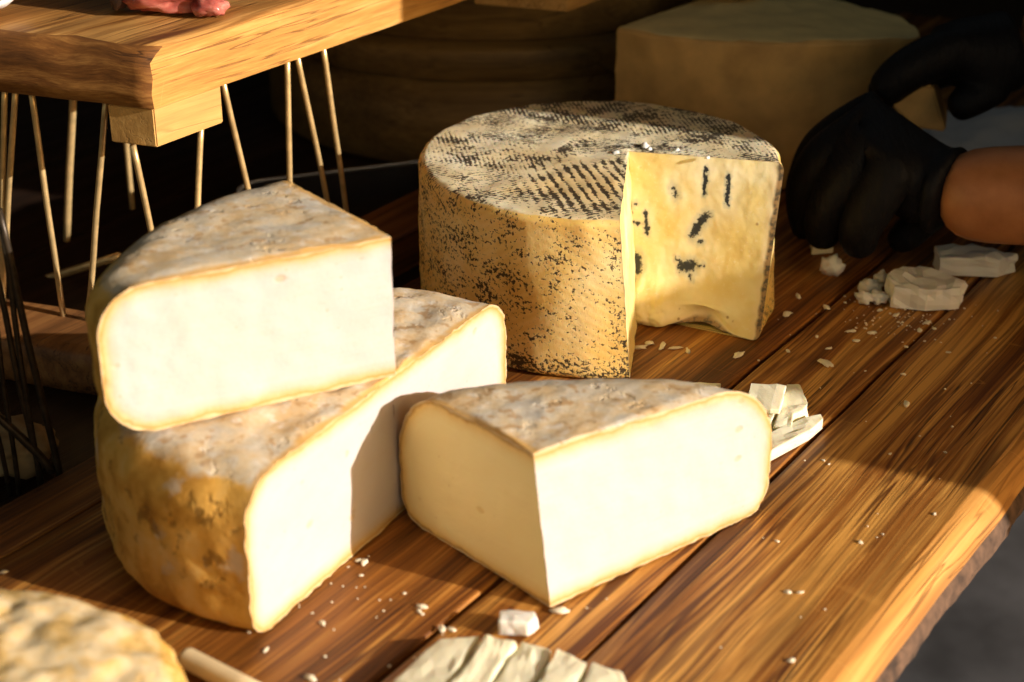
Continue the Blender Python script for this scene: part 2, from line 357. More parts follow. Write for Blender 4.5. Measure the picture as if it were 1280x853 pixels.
def wheel_piece(name, z0, h, A, O, r, rind_mat, paste_mat, m=64, rb=None, A_top=None, O_top=None, dome=.002, rough=.0016, bulge=0.0,
                face_fn=None, tilt=(0, 0), extra=None, seed=0.0, face_attr=None, nf=64, nh=48):
    """a piece cut from a wheel: A = where the cuts meet, O = outer edge in plan; children rind and two cut_face meshes"""
    rb = r if rb is None else rb
    A = V((A[0], A[1])); A_top = V(A_top) if A_top else A
    Ob = catmull([V(p) for p in O], m)
    Ot = catmull([V(p) for p in O_top], m) if O_top else Ob
    root = empty(name, (A.x, A.y, z0)); root.rotation_euler = (tilt[0], tilt[1], 0)
    def at(j, q, z):                                    # q metres outwards from the cut corner
        f = z/h; a = A.lerp(A_top, f); o = Ob[j].lerp(Ot[j], f); L = (Ob[j]-A).length
        p = a + (o-a)*(q/L)
        return V((p.x-A.x, p.y-A.y, z))
    def zspan(q, L):
        x = q-(L-r); xb = q-(L-rb)
        zt = h if x <= 0 else h-r+math.sqrt(max(0, r*r-x*x))
        zb = 0.0 if xb <= 0 else rb-math.sqrt(max(0, rb*rb-xb*xb))
        return zb, zt
    def rimdist(q, z, L):
        qx = q-(L-r); qb = q-(L-rb)
        if qx > 0 and z > h-r: return r-math.hypot(qx, z-h+r)
        if qb > 0 and z < rb: return rb-math.hypot(qb, rb-z)
        return min(L-q, z, h-z)
    # rind
    verts = []; faces = []; top_a = []; rim_a = []; uvs = []; extra_a = []
    nrow = None
    arc = 0.0
    for j in range(m+1):
        if j: arc += (Ob[j]-Ob[j-1]).length
        L = (Ob[j]-A).length
        prof = []
        for k in range(26):
            q = (L-r)*(k/26.0); prof.append((q, h, 1.0))
        for k in range(13):
            a = PI/2*(1-k/12); prof.append((L-r+r*math.cos(a), h-r+r*math.sin(a), max(0, math.sin(a))**3*.9 if k else 1.0))
        for k in range(1, 14): prof.append((L, h-r-(h-r-rb)*k/14, 0.0))
        for k in range(13):
            a = -PI/2*(k/12); prof.append((L-rb+rb*math.cos(a), rb+rb*math.sin(a), 0.0))
        for k in range(1, 7): prof.append(((L-rb)*(1-k/6.0), 0.0, 0.0))
        nrow = len(prof)
        ed = min(j, m-j); w = min(1, ed/3.0)
        for (q, z, tp) in prof:
            p = at(j, q, z)
            dirv = (Ob[j]-A).normalized()
            nrm = V((dirv.x, dirv.y, 0)) if tp < .5 else V((0, 0, 1))
            frac = max(0, (q-.4*L)/(.6*L))
            dsp = w*(rough*fbm(p, 45, seed)+.35*rough*nz(p, 160, seed))
            if tp >= .999: dsp += dome*(1-(q/L)**2)*min(1, q/L*3)*w
            if z < .002: dsp = 0
            bl = bulge*math.sin(PI*z/h)*frac*w
            if ed == 0 and q > .1*L and not face_attr:
                nn = V((dirv.y, -dirv.x, 0)) if j == 0 else V((-dirv.y, dirv.x, 0))
                dsp = 0; bl = 0; p = p + nn*(.0011*fbm(p, 170, seed+4)+.0006)
            p = p + nrm*dsp + V((dirv.x, dirv.y, 0))*bl
            verts.append(p); top_a.append(tp); uvs.append((arc, z))
            # distance to the nearest cut, for the bare ochre margin
            d0 = abs((V((p.x, p.y))).dot(V((-(Ob[0]-A).normalized().y, (Ob[0]-A).normalized().x)))) if (V((p.x, p.y)).dot(Ob[0]-A) > 0) else 1
            d1 = abs((V((p.x, p.y))).dot(V((-(Ob[m]-A).normalized().y, (Ob[m]-A).normalized().x)))) if (V((p.x, p.y)).dot(Ob[m]-A) > 0) else 1
            rim_a.append(min(d0, d1))
            extra_a.append(extra(p) if extra else (0, 0, 0))
    for j in range(m):
        for k in range(nrow-1):
            a = j*nrow+k
            faces.append((a, a+1, a+nrow+1, a+nrow))
    me = bpy.data.meshes.new('rind'); me.from_pydata([tuple(v) for v in verts], [], faces)
    for nm, arr in (('top', top_a), ('rim', rim_a), ('rubbed', [e[0] for e in extra_a]), ('dirt', [e[1] for e in extra_a]), ('mould', [e[2] for e in extra_a])):
        at_ = me.attributes.new(nm, 'FLOAT', 'POINT'); at_.data.foreach_set('value', arr)
    uvl = me.uv_layers.new(name='UVMap')
    for lp in me.loops: uvl.data[lp.index].uv = uvs[lp.vertex_index]
    bm = bmesh.new(); bm.from_mesh(me)
    bmesh.ops.remove_doubles(bm, verts=bm.verts, dist=1e-5)
    bmesh.ops.recalc_face_normals(bm, faces=bm.faces)
    bm.to_mesh(me); bm.free()
    link('rind', me, rind_mat, root)
    # cut faces
    for side, j in ((0, 0), (1, m)):
        L = (Ob[j]-A).length
        vs = []; rim = []; vein = []; halo = []
        d2 = (Ob[j]-A).normalized(); n2 = V((d2.y, -d2.x, 0)) if side == 0 else V((-d2.y, d2.x, 0))
        for i in range(nf+1):
            q = L*(1-(1-i/nf)**1.5)
            zb, zt = zspan(q, L)
            for k in range(nh+1):
                t = k/nh; t = t*t*(3-2*t)*.5+t*.5
                z = zb+(zt-zb)*t
                p = at(j, q, z)
                d = rimdist(q, z, L) if not face_attr else min(L-q+.0012*nz((z*150, 0, 0), 1), 10*rimdist(q, z, L)+.001); d_open = min(d, .004)/.004
                p = p + n2*(d_open*(.0007*fbm(p, 60, seed+side))+((1-d_open)*(.0011*fbm(p, 170, seed+4)+.0006) if q > .1*L and not face_attr else 0))
                if face_fn: p = p + face_fn(side, q/L, z/h, n2)*min(1, d/.003+.0)
                vs.append(tuple(p)); rim.append(d)
                va, ha = face_attr(side, q/L, z/h) if face_attr else (0, 0)
                vein.append(va); halo.append(ha)
        fs = []
        for i in range(nf):
            for k in range(nh):
                a = i*(nh+1)+k; f = (a, a+nh+1, a+nh+2, a+1)
                fs.append(f if side == 0 else f[::-1])
        me = bpy.data.meshes.new('cut_face'); me.from_pydata(vs, [], fs)
        for nm, arr in (('rim', rim), ('vein', vein), ('halo', halo)):
            at_ = me.attributes.new(nm, 'FLOAT', 'POINT'); at_.data.foreach_set('value', arr)
        link('cut_face', me, paste_mat, root)
    return root

def blob(name, mat, loc, size, rz=0, amp=.25, freq=1.6, seed=0, sub=3, flat=None, parent=None, tilt=(0, 0)):
    bm = bmesh.new(); bmesh.ops.create_icosphere(bm, subdivisions=sub, radius=1)
    for v in bm.verts:
        n = v.co.normalized(); k = 1+amp*fbm(n, freq, seed)
        v.co = V((n.x*size[0]*k, n.y*size[1]*k, n.z*size[2]*k))
        if flat is not None and v.co.z < -flat*size[2]: v.co.z = -flat*size[2]
    o = from_bm(name, bm, mat, parent, True); o.location = loc; o.rotation_euler = (tilt[0], tilt[1], rz)
    return o

def chunk(name, mat, top_px, z0, h, seed=0, amp=.0010, bev=.0008, slope=(0, 0), cuts=3, flare=0.0):
    """a hand-cut piece: its top outline is laid on the plane of its top, walls go down to z0"""
    P = [G(x, y, z0+h) for x, y in top_px]
    c = sum(P, V())/len(P)
    bm = bmesh.new()
    tv = [bm.verts.new((p.x-c.x, p.y-c.y, h+slope[0]*(p.x-c.x)+slope[1]*(p.y-c.y))) for p in P]
    bv = [bm.verts.new(((p.x-c.x)*(1+flare), (p.y-c.y)*(1+flare), max(0, slope[0]*(p.x-c.x)+slope[1]*(p.y-c.y)) if z0 > .003 else 0)) for p in P]
    n = len(P)
    bm.faces.new(tv); bm.faces.new(bv[::-1])
    for i in range(n): bm.faces.new((tv[i], bv[i], bv[(i+1) % n], tv[(i+1) % n]))
    bmesh.ops.recalc_face_normals(bm, faces=bm.faces)
    bmesh.ops.bevel(bm, geom=bm.edges[:]+bm.verts[:], offset=bev, segments=2, affect='EDGES', profile=.6)
    bmesh.ops.triangulate(bm, faces=bm.faces[:])
    bmesh.ops.subdivide_edges(bm, edges=[e for e in bm.edges if e.calc_length() > .004], cuts=cuts, use_grid_fill=True)
    bm.normal_update()
    for v in bm.verts:
        if v.co.z > .0006: v.co += v.normal*amp*fbm(v.co, 140, seed+c.x*50)
    o = from_bm(name, bm, mat, None, False)
    at_ = o.data.attributes.new('rim', 'FLOAT', 'POINT'); at_.data.foreach_set('value', [.05]*len(o.data.vertices))
    o.location = (c.x, c.y, z0)
    return o

def tube(name, p0, p1, r, mat, parent=None, seg=12, r1=None, wob=0.0):
    r1 = r if r1 is None else r1
    bm = bmesh.new(); d = (p1-p0); L = d.length; q = V((0, 0, 1)).rotation_difference(d.normalized())
    rings = []
    N = 10
    for k in range(N+1):
        f = k/N; c = p0.lerp(p1, f)+V((nz((f*3, p0.x*40, 0), 1), nz((f*3, p0.x*40, 5), 1), 0))*wob
        rr = (r+(r1-r)*f)
        rings.append([bm.verts.new(c+q@V((math.cos(a)*rr, math.sin(a)*rr, 0))) for a in [2*PI*i/seg for i in range(seg)]])
    for a, b in zip(rings, rings[1:]):
        for i in range(seg): bm.faces.new((a[i], a[(i+1) % seg], b[(i+1) % seg], b[i]))
    bm.faces.new(rings[0][::-1]); bm.faces.new(rings[-1])
    o = from_bm(name, bm, mat, parent, True)
    return o

def curve_tube(name, pts, r, mat, parent=None, seg=10):
    bm = bmesh.new(); rings = []
    for i, p in enumerate(pts):
        d = (pts[min(i+1, len(pts)-1)]-pts[max(i-1, 0)]).normalized(); q = V((0, 0, 1)).rotation_difference(d)
        rings.append([bm.verts.new(p+q@V((math.cos(a)*r, math.sin(a)*r, 0))) for a in [2*PI*k/seg for k in range(seg)]])
    for a, b in zip(rings, rings[1:]):
        for i in range(seg): bm.faces.new((a[i], a[(i+1) % seg], b[(i+1) % seg], b[i]))
    bm.faces.new(rings[0][::-1]); bm.faces.new(rings[-1])
    return from_bm(name, bm, mat, parent, True)

def skin_mesh(name, verts, edges, radii, mat, parent=None, root=0, sub=2):
    me = bpy.data.meshes.new(name); me.from_pydata([tuple(v) for v in verts], edges, [])
    o = bpy.data.objects.new(name, me); COL.objects.link(o); me.materials.append(mat)
    if parent: o.parent = parent
    sk = o.modifiers.new('Skin', 'SKIN'); sk.use_smooth_shade = True; sk.branch_smoothing = .4
    for i, r in enumerate(radii):
        d = me.skin_vertices[0].data[i]
        d.radius = (r, r) if isinstance(r, (int, float)) else r
        d.use_root = (i == root)
    ss = o.modifiers.new('Sub', 'SUBSURF'); ss.levels = sub; ss.render_levels = sub
    return o

def boxbm(bm, p0, p1, tone=None):
    x0, y0, z0 = p0; x1, y1, z1 = p1
    v = [bm.verts.new(c) for c in ((x0, y0, z0), (x1, y0, z0), (x1, y1, z0), (x0, y1, z0), (x0, y0, z1), (x1, y0, z1), (x1, y1, z1), (x0, y1, z1))]
    fs = [bm.faces.new([v[i] for i in f]) for f in ((3, 2, 1, 0), (4, 5, 6, 7), (0, 1, 5, 4), (1, 2, 6, 5), (2, 3, 7, 6), (3, 0, 4, 7))]
    return v, fs

# ------------------------------------------------------------------ table  (local x runs with the grain)
RZ = math.atan2(.831, .557)
Uv = V((math.cos(RZ), math.sin(RZ), 0)); Lv = V((-Uv.y, Uv.x, 0))      # along the planks / to the left of them
table = empty('wooden_table', (0, 0, 0), RZ)
tag(table, 'brown plank table with wavy bark-edged side, carrying all the cut cheeses', 'table')
bm = bmesh.new(); tone_l = bm.verts.layers.float.new('tone')
planks = [(.651, .6105, .10, -.0015), (.608, .389, .46, 0), (.386, .3195, .55, -.0006), (.317, .2207, .80, 0)]  # third value: tone, darker for the left shade, lighter for the sunlit right
X0, X1 = .1, 1.75
for (ya, yb, tone, dz) in planks:
    last = yb < .23
    nseg = 90
    b = .0016
    prof = [(ya, -.03), (ya, -.0016), (ya-b*.3, -b*.3), (ya-b, 0)]
    for k in range(1, 9): prof.append((ya-b+(yb-ya+2*b)*k/9, 0))
    if last: prof += [(yb, 0)]
    else: prof += [(yb+b, 0), (yb+b*.3, -b*.3), (yb, -.0016), (yb, -.03)]
    rows = []
    for i in range(nseg+1):
        x = X0+(X1-X0)*i/nseg
        row = []
        for (y, z) in prof:
            wob = .0006*nz((x*9, y*40, 3), 1) if z > -.01 else 0
            v = bm.verts.new((x, y+.0007*nz((x*14, y*9, 0), 1), z+dz+wob*.5)); v[tone_l] = tone; row.append(v)
        rows.append(row)
    for i in range(nseg):
        for k in range(len(prof)-1): bm.faces.new((rows[i][k], rows[i][k+1], rows[i+1][k+1], rows[i+1][k]))
o = from_bm('tabletop', bm, M_TABLE, table, True)
# rounded sapwood edge and the bark side
def edge_strip(name, fn, mat, tone):
    bm = bmesh.new(); tl = bm.verts.layers.float.new('tone'); rows = []
    N = 160
    for i in range(N+1):
        x = X0+(X1-X0)*i/N; row = []
        for (y, z) in fn(x):
            v = bm.verts.new((x, y, z)); v[tl] = tone; row.append(v)
        rows.append(row)
    for i in range(N):
        for k in range(len(rows[0])-1): bm.faces.new((rows[i][k], rows[i][k+1], rows[i+1][k+1], rows[i+1][k]))
    return from_bm(name, bm, mat, table, True)
def sap(x):
    w = .0035*nz((x*7, 1, 1), 1)+.0015*nz((x*25, 4, 1), 1)
    return [(.2210, .0), (.2165+w*.3, -.0008), (.2125+w*.6, -.0035), (.2085+w, -.0085-w*.4), (.2055+w, -.0145-w)]
def bark(x):
    y, z = sap(x)[-1]; r = .0016
    return [(y, z)]+[(y-.001+r*fbm((x*90, k*.9, 2), 1)-.0022*math.sin(k/5*PI), z-(.030+z)*k/5) for k in range(1, 6)]
edge_strip('sapwood_edge', sap, M_TABLE_EDGE, .6)
edge_strip('bark_edge', bark, M_BARK, .3)
for x in (.3, 1.5):
    bm = bmesh.new(); boxbm(bm, (x-.03, .24, -.06), (x+.03, .62, -.0305)); from_bm('crossbar', bm, M_SIDE, table)
for x in (.3, 1.5):
    for y in (.27, .60):
        bm = bmesh.new(); boxbm(bm, (x-.025, y-.025, -.75), (x+.025, y+.025, -.0605)); from_bm('leg', bm, M_SIDE, table)

# side table that carries the tiered stand
side = empty('side_table', (0, 0, 0), RZ)
tag(side, 'dark brown table under the tiered wooden stand at the left', 'table')
bm = bmesh.new(); tl = bm.verts.layers.float.new('tone')
ys = [.657, .80, .95, 1.10, 1.25, 1.4]
for i, (a, b2) in enumerate(zip(ys, ys[1:])):
    vv, ff = boxbm(bm, (-.1, a+.001, -.055), (1.75, b2-.001, -.021))
    for v in vv: v[tl] = .3+.1*(i % 3)
from_bm('tabletop', bm, M_SIDE, side)
for x in (0.0, 1.6):
    for y in (.72, 1.34):
        bm = bmesh.new(); boxbm(bm, (x-.025, y-.025, -.75), (x+.025, y+.025, -.0555)); from_bm('leg', bm, M_SIDE, side)

# ------------------------------------------------------------------ the three pieces of pale cheese
front = wheel_piece('cheese_wedge', .0006, .0805, (.0185, .6605),
    [(-.0590, .7445), (-.040, .760), (.0, .771), (.05, .775), (.10, .769), (.1365, .7515)], .040, M_RIND, M_PASTE, seed=1.0, dome=.0015, rough=.0009, rb=.016, A_top=(.0100, .6690))
fill_face = [c for c in front.children if c.name.startswith('cut_face')][0]
fill_face.data.materials[0] = M_PASTE_FILL; fill_face['label'] = 'older cut side, dried yellow and brightened in place of fill light'
tag(front, 'wedge with its cut corner towards the camera, standing alone on the planks', 'cheese', 'wedges of pale cheese with ochre rind')

ec = V((.475, .88)); en = V((-.88, .475))
cm = V((-.1175, .640)) + ec*.1195
def LO(deg, rr): a = math.radians(deg); return tuple(cm + (-ec*math.cos(a) + en*math.sin(a))*rr)
lower = wheel_piece('cheese_wedge', .0006, .083, tuple(cm),
    [LO(0, .128), LO(20, .139), LO(42, .147), LO(66, .155), LO(90, .153), LO(118, .142), LO(150, .128), LO(180, .1195)][::-1],
    .024, M_RIND, M_PASTE, seed=5.0, dome=.0015, rough=.0019, m=90, rb=.013)
tag(lower, 'half wheel with lumpy orange side lying underneath another wedge, at left', 'cheese', 'wedges of pale cheese with ochre rind')

topw = wheel_piece('cheese_wedge', .0856, .0755, (-.0590, .742),
    [(-.132, .838), (-.160, .812), (-.184, .775), (-.197, .735), (-.200, .700), (-.189, .674)], .024, M_RIND, M_PASTE, seed=9.0, dome=.0015, rough=.0010)
tag(topw, 'wedge resting on top of the half wheel, its pale cut side facing the camera', 'cheese', 'wedges of pale cheese with ochre rind')

# ------------------------------------------------------------------ speckled wheel with a slice taken out
WC = V((.0580, 1.022)); WR = .1205
def WO(a, rr=WR): a = math.radians(a); return (WC.x+rr*math.cos(a), WC.y+rr*math.sin(a))
angs_b = [-32, 0, 35, 70, 105, 140, 175, 210, 240, 262, 277]
angs_t = [-8, 12, 40, 72, 105, 140, 175, 210, 240, 260, 272.5]
VE = [((.29, .80), (.31, .76), .020, .8), ((.50, .93), (.50, .78), .011, 1), ((.655, .90), (.655, .74), .011, 1),
      ((.45, .58), (.52, .66), .022, 1), ((.43, .54), (.46, .58), .024, .9), ((.52, .66), (.55, .67), .014, .8),
      ((.36, .35), (.44, .36), .026, 1), ((.31, .39), (.37, .36), .012, .9), ((.44, .36), (.52, .375), .010, .85), ((.40, .35), (.43, .28), .012, .8),
      ((.10, .64), (.10, .52), .012, 1), ((.0, .575), (.07, .565), .010, .9), ((.02, .36), (.025, .31), .03, 1),
      ((.47, .50), (.50, .50), .01, .8), ((.02, .68), (.03, .69), .012, .7)]
def segd(p, a, b):
    px, py = p; ax, ay = a; bx, by = b; dx, dy = bx-ax, by-ay
    t = max(0, min(1, ((px-ax)*dx+(py-ay)*dy)/(dx*dx+dy*dy))); return math.hypot(px-ax-t*dx, (py-ay-t*dy))
def wheel_attr(side, q, z):
    if side == 1: return 0, 0
    v = 0; hl = 0
    q0, z0_ = q, z
    q += .010*nz((q*12, z*12, 1), 1, 4)+.016*nz((q*45, z*45, 1), 1, 4); z += .010*nz((q0*12, z*12, 7), 1, 9)+.016*nz((q0*45, z*45, 7), 1, 9)
    for a, b, w, s in VE:
        d = segd((q, z), a, b); v = max(v, s*max(0, 1-d/(w*3.2))); hl = max(hl, math.exp(-(d/.09)**2))
    return v, hl
def wheel_face(side, q, z, n):
    if side == 1: return n*.0006*nz((q*8, z*8, 1), 1)
    b = .019*math.exp(-((q-.10)/.17)**2-((z-.10)/.15)**2)*(1+.25*fbm((q*9, z*9, 3), 1, 5))+.006*math.exp(-((q-.27)/.10)**2-((z-.02)/.15)**2)
    c = -.012*math.exp(-((q-.55)/.16)**2)*max(0, 1-z/.12)
    up = .011*math.exp(-((q-.52)/.17)**2)*max(0, 1-z/.15)
    rg = .0003*fbm((q*3, z*3, 0), 3, 2)*(.4+max(0, .5-z))
    return n*(b+c+rg)+V((0, 0, up))
def wheel_extra(p):
    x, y = p.x, p.y                                     # local to where the cuts meet
    rub = min(1, 1.3*math.exp(-((x+.040)/.034)**2-((y+.035)/.042)**2))
    mould_shade = max(0, min(1, (y+.35*x-.028)/.03))  # back right: mould flecks, thickened to stand in for shade there
    a = math.atan2(y+.008, x)
    return rub, max(0, math.cos(a-PI*.95)), mould_shade
wheel = wheel_piece('speckled_cheese', .0006, .106, (.0845, .999), [WO(a) for a in angs_b], .0055, M_BRIND, M_VEIN, m=150,
    A_top=tuple(G(786, 190, .106).xy), O_top=[WO(a, WR-.001) for a in angs_t], face_fn=wheel_face, face_attr=wheel_attr, extra=wheel_extra, seed=3.0,
    dome=.001, rough=.0010, nf=150, nh=130)
tag(wheel, 'tall wheel with black speckled rind and a slice cut out, showing dark mould veins', 'cheese')

# ------------------------------------------------------------------ tiered stand
ZB = .165
c0 = G(193, 137, ZB)
dF = V((-.943, .33, 0)).normalized()                     # the skewed front edge
stand = empty('tiered_stand', (c0.x, c0.y, -.02), RZ)
tag(stand, 'thick wooden board raised on slender golden rods, with red meat on it', 'stand')
Rm = Matrix.Rotation(-RZ, 3, 'Z')
def loc(p): return Rm @ (p - V((c0.x, c0.y, -.02)))
def board_mesh(name, corner, zb, th, lu, ld, mats, chamf, thr=None, groove=None):
    """slab: front edge runs along dF, long side along the grain; mats = (top, right face, front face)"""
    bm = bmesh.new(); tl = bm.verts.layers.float.new('tone')
    N = 40; Mx = 30
    def P(a, b, z): return loc(corner + Uv*a + dF*b + V((0, 0, z)))
    def mk(p, t): v = bm.verts.new(p); v[tl] = t; return v
    zt = zb+th
    # rings along the perimeter section: front-left face (a=0), chamfer, top, then right face (b=0)
    def ch(b): return chamf*(.8+.5*nz((b*25, 1, 7), 1)+.25*nz((b*90, 3, 7), 1))
    front_rows = []
    for k in range(N+1):
        b = ld*k/N; c = ch(b)
        wob = .0012*nz((b*40, 2, 0), 1)
        prof = [(0+wob, zb), (wob*.5-.001, zb+(th-.75*c)*.33), (0.001, zb+(th-.75*c)*.66), (wob, zt-.75*c), (c*.5+.5*wob, zt-.35*c+.0015*nz((b*130, 0, 1), 1)), (c*1.1, zt)]
        front_rows.append([mk(P(a, b, z), .5) for a, z in prof])
    f_front = []
    for k in range(N):
        for i in range(5): f_front.append(bm.faces.new((front_rows[k][i], front_rows[k+1][i], front_rows[k+1][i+1], front_rows[k][i+1])))
    top_rows = [[r[-1] for r in front_rows]]
    for m_ in range(1, Mx+1):
        row = []
        for k in range(N+1):
            b = ld*k/N; c = ch(b)*1.1; a = c+(lu-c)*m_/Mx
            row.append(mk(P(a, b, zt+.0008*nz((a*20, b*20, 0), 1)-(.0012 if k == 0 else 0)), .5))
        top_rows.append(row)
    f_top = []
    for m_ in range(Mx):
        for k in range(N): f_top.append(bm.faces.new((top_rows[m_][k], top_rows[m_][k+1], top_rows[m_+1][k+1], top_rows[m_+1][k])))
    # right face
    f_right = []
    bot = [front_rows[0][0]]
    for m_ in range(1, Mx+1):
        a = top_rows[m_][0]; bot.append(mk(P(ch(0)*1.1+(lu-ch(0)*1.1)*m_/Mx, 0, zb), .5))
    # first panel: the stepped corner
    f_right.append(bm.faces.new([front_rows[0][i] for i in range(6)]+[top_rows[1][0], bot[1]]))
    for m_ in range(1, Mx): f_right.append(bm.faces.new((bot[m_], top_rows[m_][0], top_rows[m_+1][0], bot[m_+1])))
    # underside and far sides
    l_bot = front_rows[N][0]; far = mk(P(lu, ld, zb), .5)
    bm.faces.new([r[0] for r in front_rows]+[far]+bot[:0:-1])
    bm.faces.new([far]+[front_rows[N][i] for i in range(6)]+[r[N] for r in top_rows[1:]])
    bm.faces.new([bot[Mx], far]+top_rows[Mx][::-1])
    for f in f_top: f.material_index = 0
    for f in f_right: f.material_index = 1
    for f in f_front: f.material_index = 2
    o = from_bm(name, bm, None, stand, False)
    for mm in mats: o.data.materials.append(mm)
    for p in o.data.polygons: p.use_smooth = p.material_index in (0, 2)
    return o
board_mesh('board', V((c0.x, c0.y, 0)), ZB, .0355, .52, .50, (M_BOARD, M_BOARD_FACE, M_BOARD_END), .013)
cb = G(196, 507, -.02)
board_mesh('base_board', V((cb.x, cb.y, 0))+Uv*.0, -.0205, .030, .055, .48, (M_BASE, M_BASE, M_BASE), .006)
board_mesh('base_rail', V((cb.x, cb.y, 0))+Uv*.056, -.0205, .030, .50, .05, (M_BASE, M_BASE, M_BASE), .004)
def cleat(a0, a1, b0, b1, z0, z1):
    bm = bmesh.new(); tl = bm.verts.layers.float.new('tone')
    pts = [V((c0.x, c0.y, 0))+Uv*a+dF*b for a, b in ((a0, b0), (a1, b0), (a1, b1), (a0, b1))]
    vs = []
    for z in (z0, z1):
        for p in pts: v = bm.verts.new(loc(p+V((0, 0, z)))); v[tl] = .5; vs.append(v)
    for f in ((0, 1, 2, 3), (4, 5, 6, 7), (0, 1, 5, 4), (1, 2, 6, 5), (2, 3, 7, 6), (3, 0, 4, 7)): bm.faces.new([vs[i] for i in f])
    bmesh.ops.recalc_face_normals(bm, faces=bm.faces)
    bmesh.ops.bevel(bm, geom=bm.edges[:], offset=.0008, segments=2, affect='EDGES')
    return from_bm('cleat', bm, M_CLEAT, stand)
cleat(.002, .060, .0025, .034, ZB-.0245, ZB-.0005)
cleat(.41, .47, -.028, .05, ZB-.026, ZB-.0005)

nR = V((-Lv.x, -Lv.y, 0)).normalized()                   # outward normal of the right face
nF = V((dF.y, -dF.x, 0)).normalized()
if nF.dot(Uv) > 0: nF = -nF
def rod(p1, p2, P, n, r=.0020, ztop=ZB+.001, zbot=.0095, mat=None):
    a = onplane(*p1, P, n); b = onplane(*p2, P, n); d = b-a
    if abs(d.z) < 1e-5: return
    A2 = a+d*((ztop-a.z)/d.z); B2 = a+d*((zbot-a.z)/d.z)
    tube('rod', loc(A2), loc(B2), r, mat or M_ROD, stand, wob=.0006)
PR = V((c0.x, c0.y, 0))-nR*.014
PFp = V((c0.x, c0.y, 0))-nF*.016
for p in (((166, 181), (188, 282)), ((251, 168), (247, 253)), ((281, 112), (310, 237)), ((359, 83), (362, 228)), ((373, 78), (408, 245)), ((405, 68), (433, 262))):
    rod(*p, PR, nR, ztop=ZB-.023 if p[0][0] in (166, 251) else ZB+.001)
for p in (((6, 115), (1, 400)), ((19, 120), (6, 330)), ((40, 120), (91, 480)), ((131, 140), (106, 455))):
    rod(*p, PFp, nF)
PB = V((c0.x, c0.y, 0))-nF*.13
for p in (((91, 130), (82, 330)),):
    rod(*p, PB, nF, .0027)
PBR = V((c0.x, c0.y, 0))-nR*.20
for p in (((160, 200), (170, 300)),):
    rod(*p, PBR, nR, .0022)
a = onplane(-30, 376, PB, nF); b = onplane(150, 320, PB, nF)
tube('stretcher', loc(a), loc(b), .003, M_ROD, stand)

# meat, paper, bowl on the raised board
ZT = ZB+.0355+.0015
mc = G(215, 20, ZT)
meat = empty('cured_meat', (mc.x, mc.y, ZT)); tag(meat, 'piece of dark red cured meat on the raised board', 'meat')
blob('lean', M_MEAT, (.0, .018, .014), (.034, .020, .020), .4, .35, 1.8, 2, 4, .65, meat)
blob('flap', M_MEAT, (.023, .004, .005), (.010, .010, .0085), .9, .5, 2.2, 8, 3, .6, meat)
blob('dark_end', mat_plain('dried_meat', (.06, .03, .02), .5, .4, 60), (-.036, .016, .012), (.006, .014, .015), .2, .3, 2, 4, 3, .7, meat)
curve_tube('fat_strip', [V((.024, .004, .006))+V((.020*t+.004*t*t, .028*t, .004*math.sin(t*2))) for t in [k/12 for k in range(13)]], .0013, M_FAT, meat)
pp = G(8, 2, ZT)
bm = bmesh.new(); n = 40; rows = []
for i in range(9):
    r = .028*i/8; rows.append([bm.verts.new((math.cos(a)*r*1.25*(1+.05*math.sin(3*a)), math.sin(a)*r*(1+.04*math.sin(5*a)), .003+.010*(i/8)**3+.0012*math.sin(4*a+i))) for a in [2*PI*k/n for k in range(n)]])
for a, b in zip(rows[1:], rows[2:]):
    for k in range(n): bm.faces.new((a[k], a[(k+1) % n], b[(k+1) % n], b[k]))
bm.faces.new(rows[1])
o = from_bm('paper_dish', bm, M_PAPER, None, True); o.location = (pp.x-.014, pp.y-.034, ZT)
o.modifiers.new('Thick', 'SOLIDIFY').thickness = .0012
tag(o, 'edge of a small white dish at the top left corner of the raised board', 'dish')
def lathe(name, prof, mat, parent=None, n=48):
    bm = bmesh.new(); rows = [[bm.verts.new((r*math.cos(2*PI*k/n), r*math.sin(2*PI*k/n), z)) for k in range(n)] for r, z in prof]
    for a, b in zip(rows, rows[1:]):
        for k in range(n): bm.faces.new((a[k], a[(k+1) % n], b[(k+1) % n], b[k]))
    bm.faces.new(rows[0][::-1]); bm.faces.new(rows[-1])
    return from_bm(name, bm, mat, parent, True)
# ------------------------------------------------------------------ wire cover and crust at far left
wire = empty('wire_basket', (-.30, .80, -.021)); tag(wire, 'dark thin wire basket frame at the left edge beside the raised board', 'basket')
WL = V((-.30, .80, -.021))
nW = V((.1, -1, 0)).normalized(); PW = V((-.27, .80, 0))
for (p, q, r) in (((-3, 262), (72, 582), .0028), ((-8, 330), (42, 560), .0024), ((-14, 340), (22, 604), .0020), ((-30, 420), (12, 612), .0020), ((2, 290), (34, 500), .0022)):
    a = onplane(*p, PW, nW); b = onplane(*q, PW, nW)
    d = b-a; k = (-.019-a.z)/d.z
    tube('wire', a-WL, a+d*k-WL, r*.72, M_WIRE, wire, wob=.001)
a = onplane(-20, 505, PW, nW); b = onplane(40, 560, PW, nW); c = onplane(66, 590, PW, nW)
curve_tube('rim_wire', catmull([a-WL, b-WL, c-WL], 16), .0026, M_WIRE, wire)
bl = G(22, 580, -.01)
o = blob('bread_piece', M_BREAD, (bl.x-.010, bl.y+.012, -.006), (.030, .026, .013), .5, .3, 1.8, 3, 4, .75)
tag(o, 'tan crusty piece behind the dark wires at the lower left edge', 'bread')

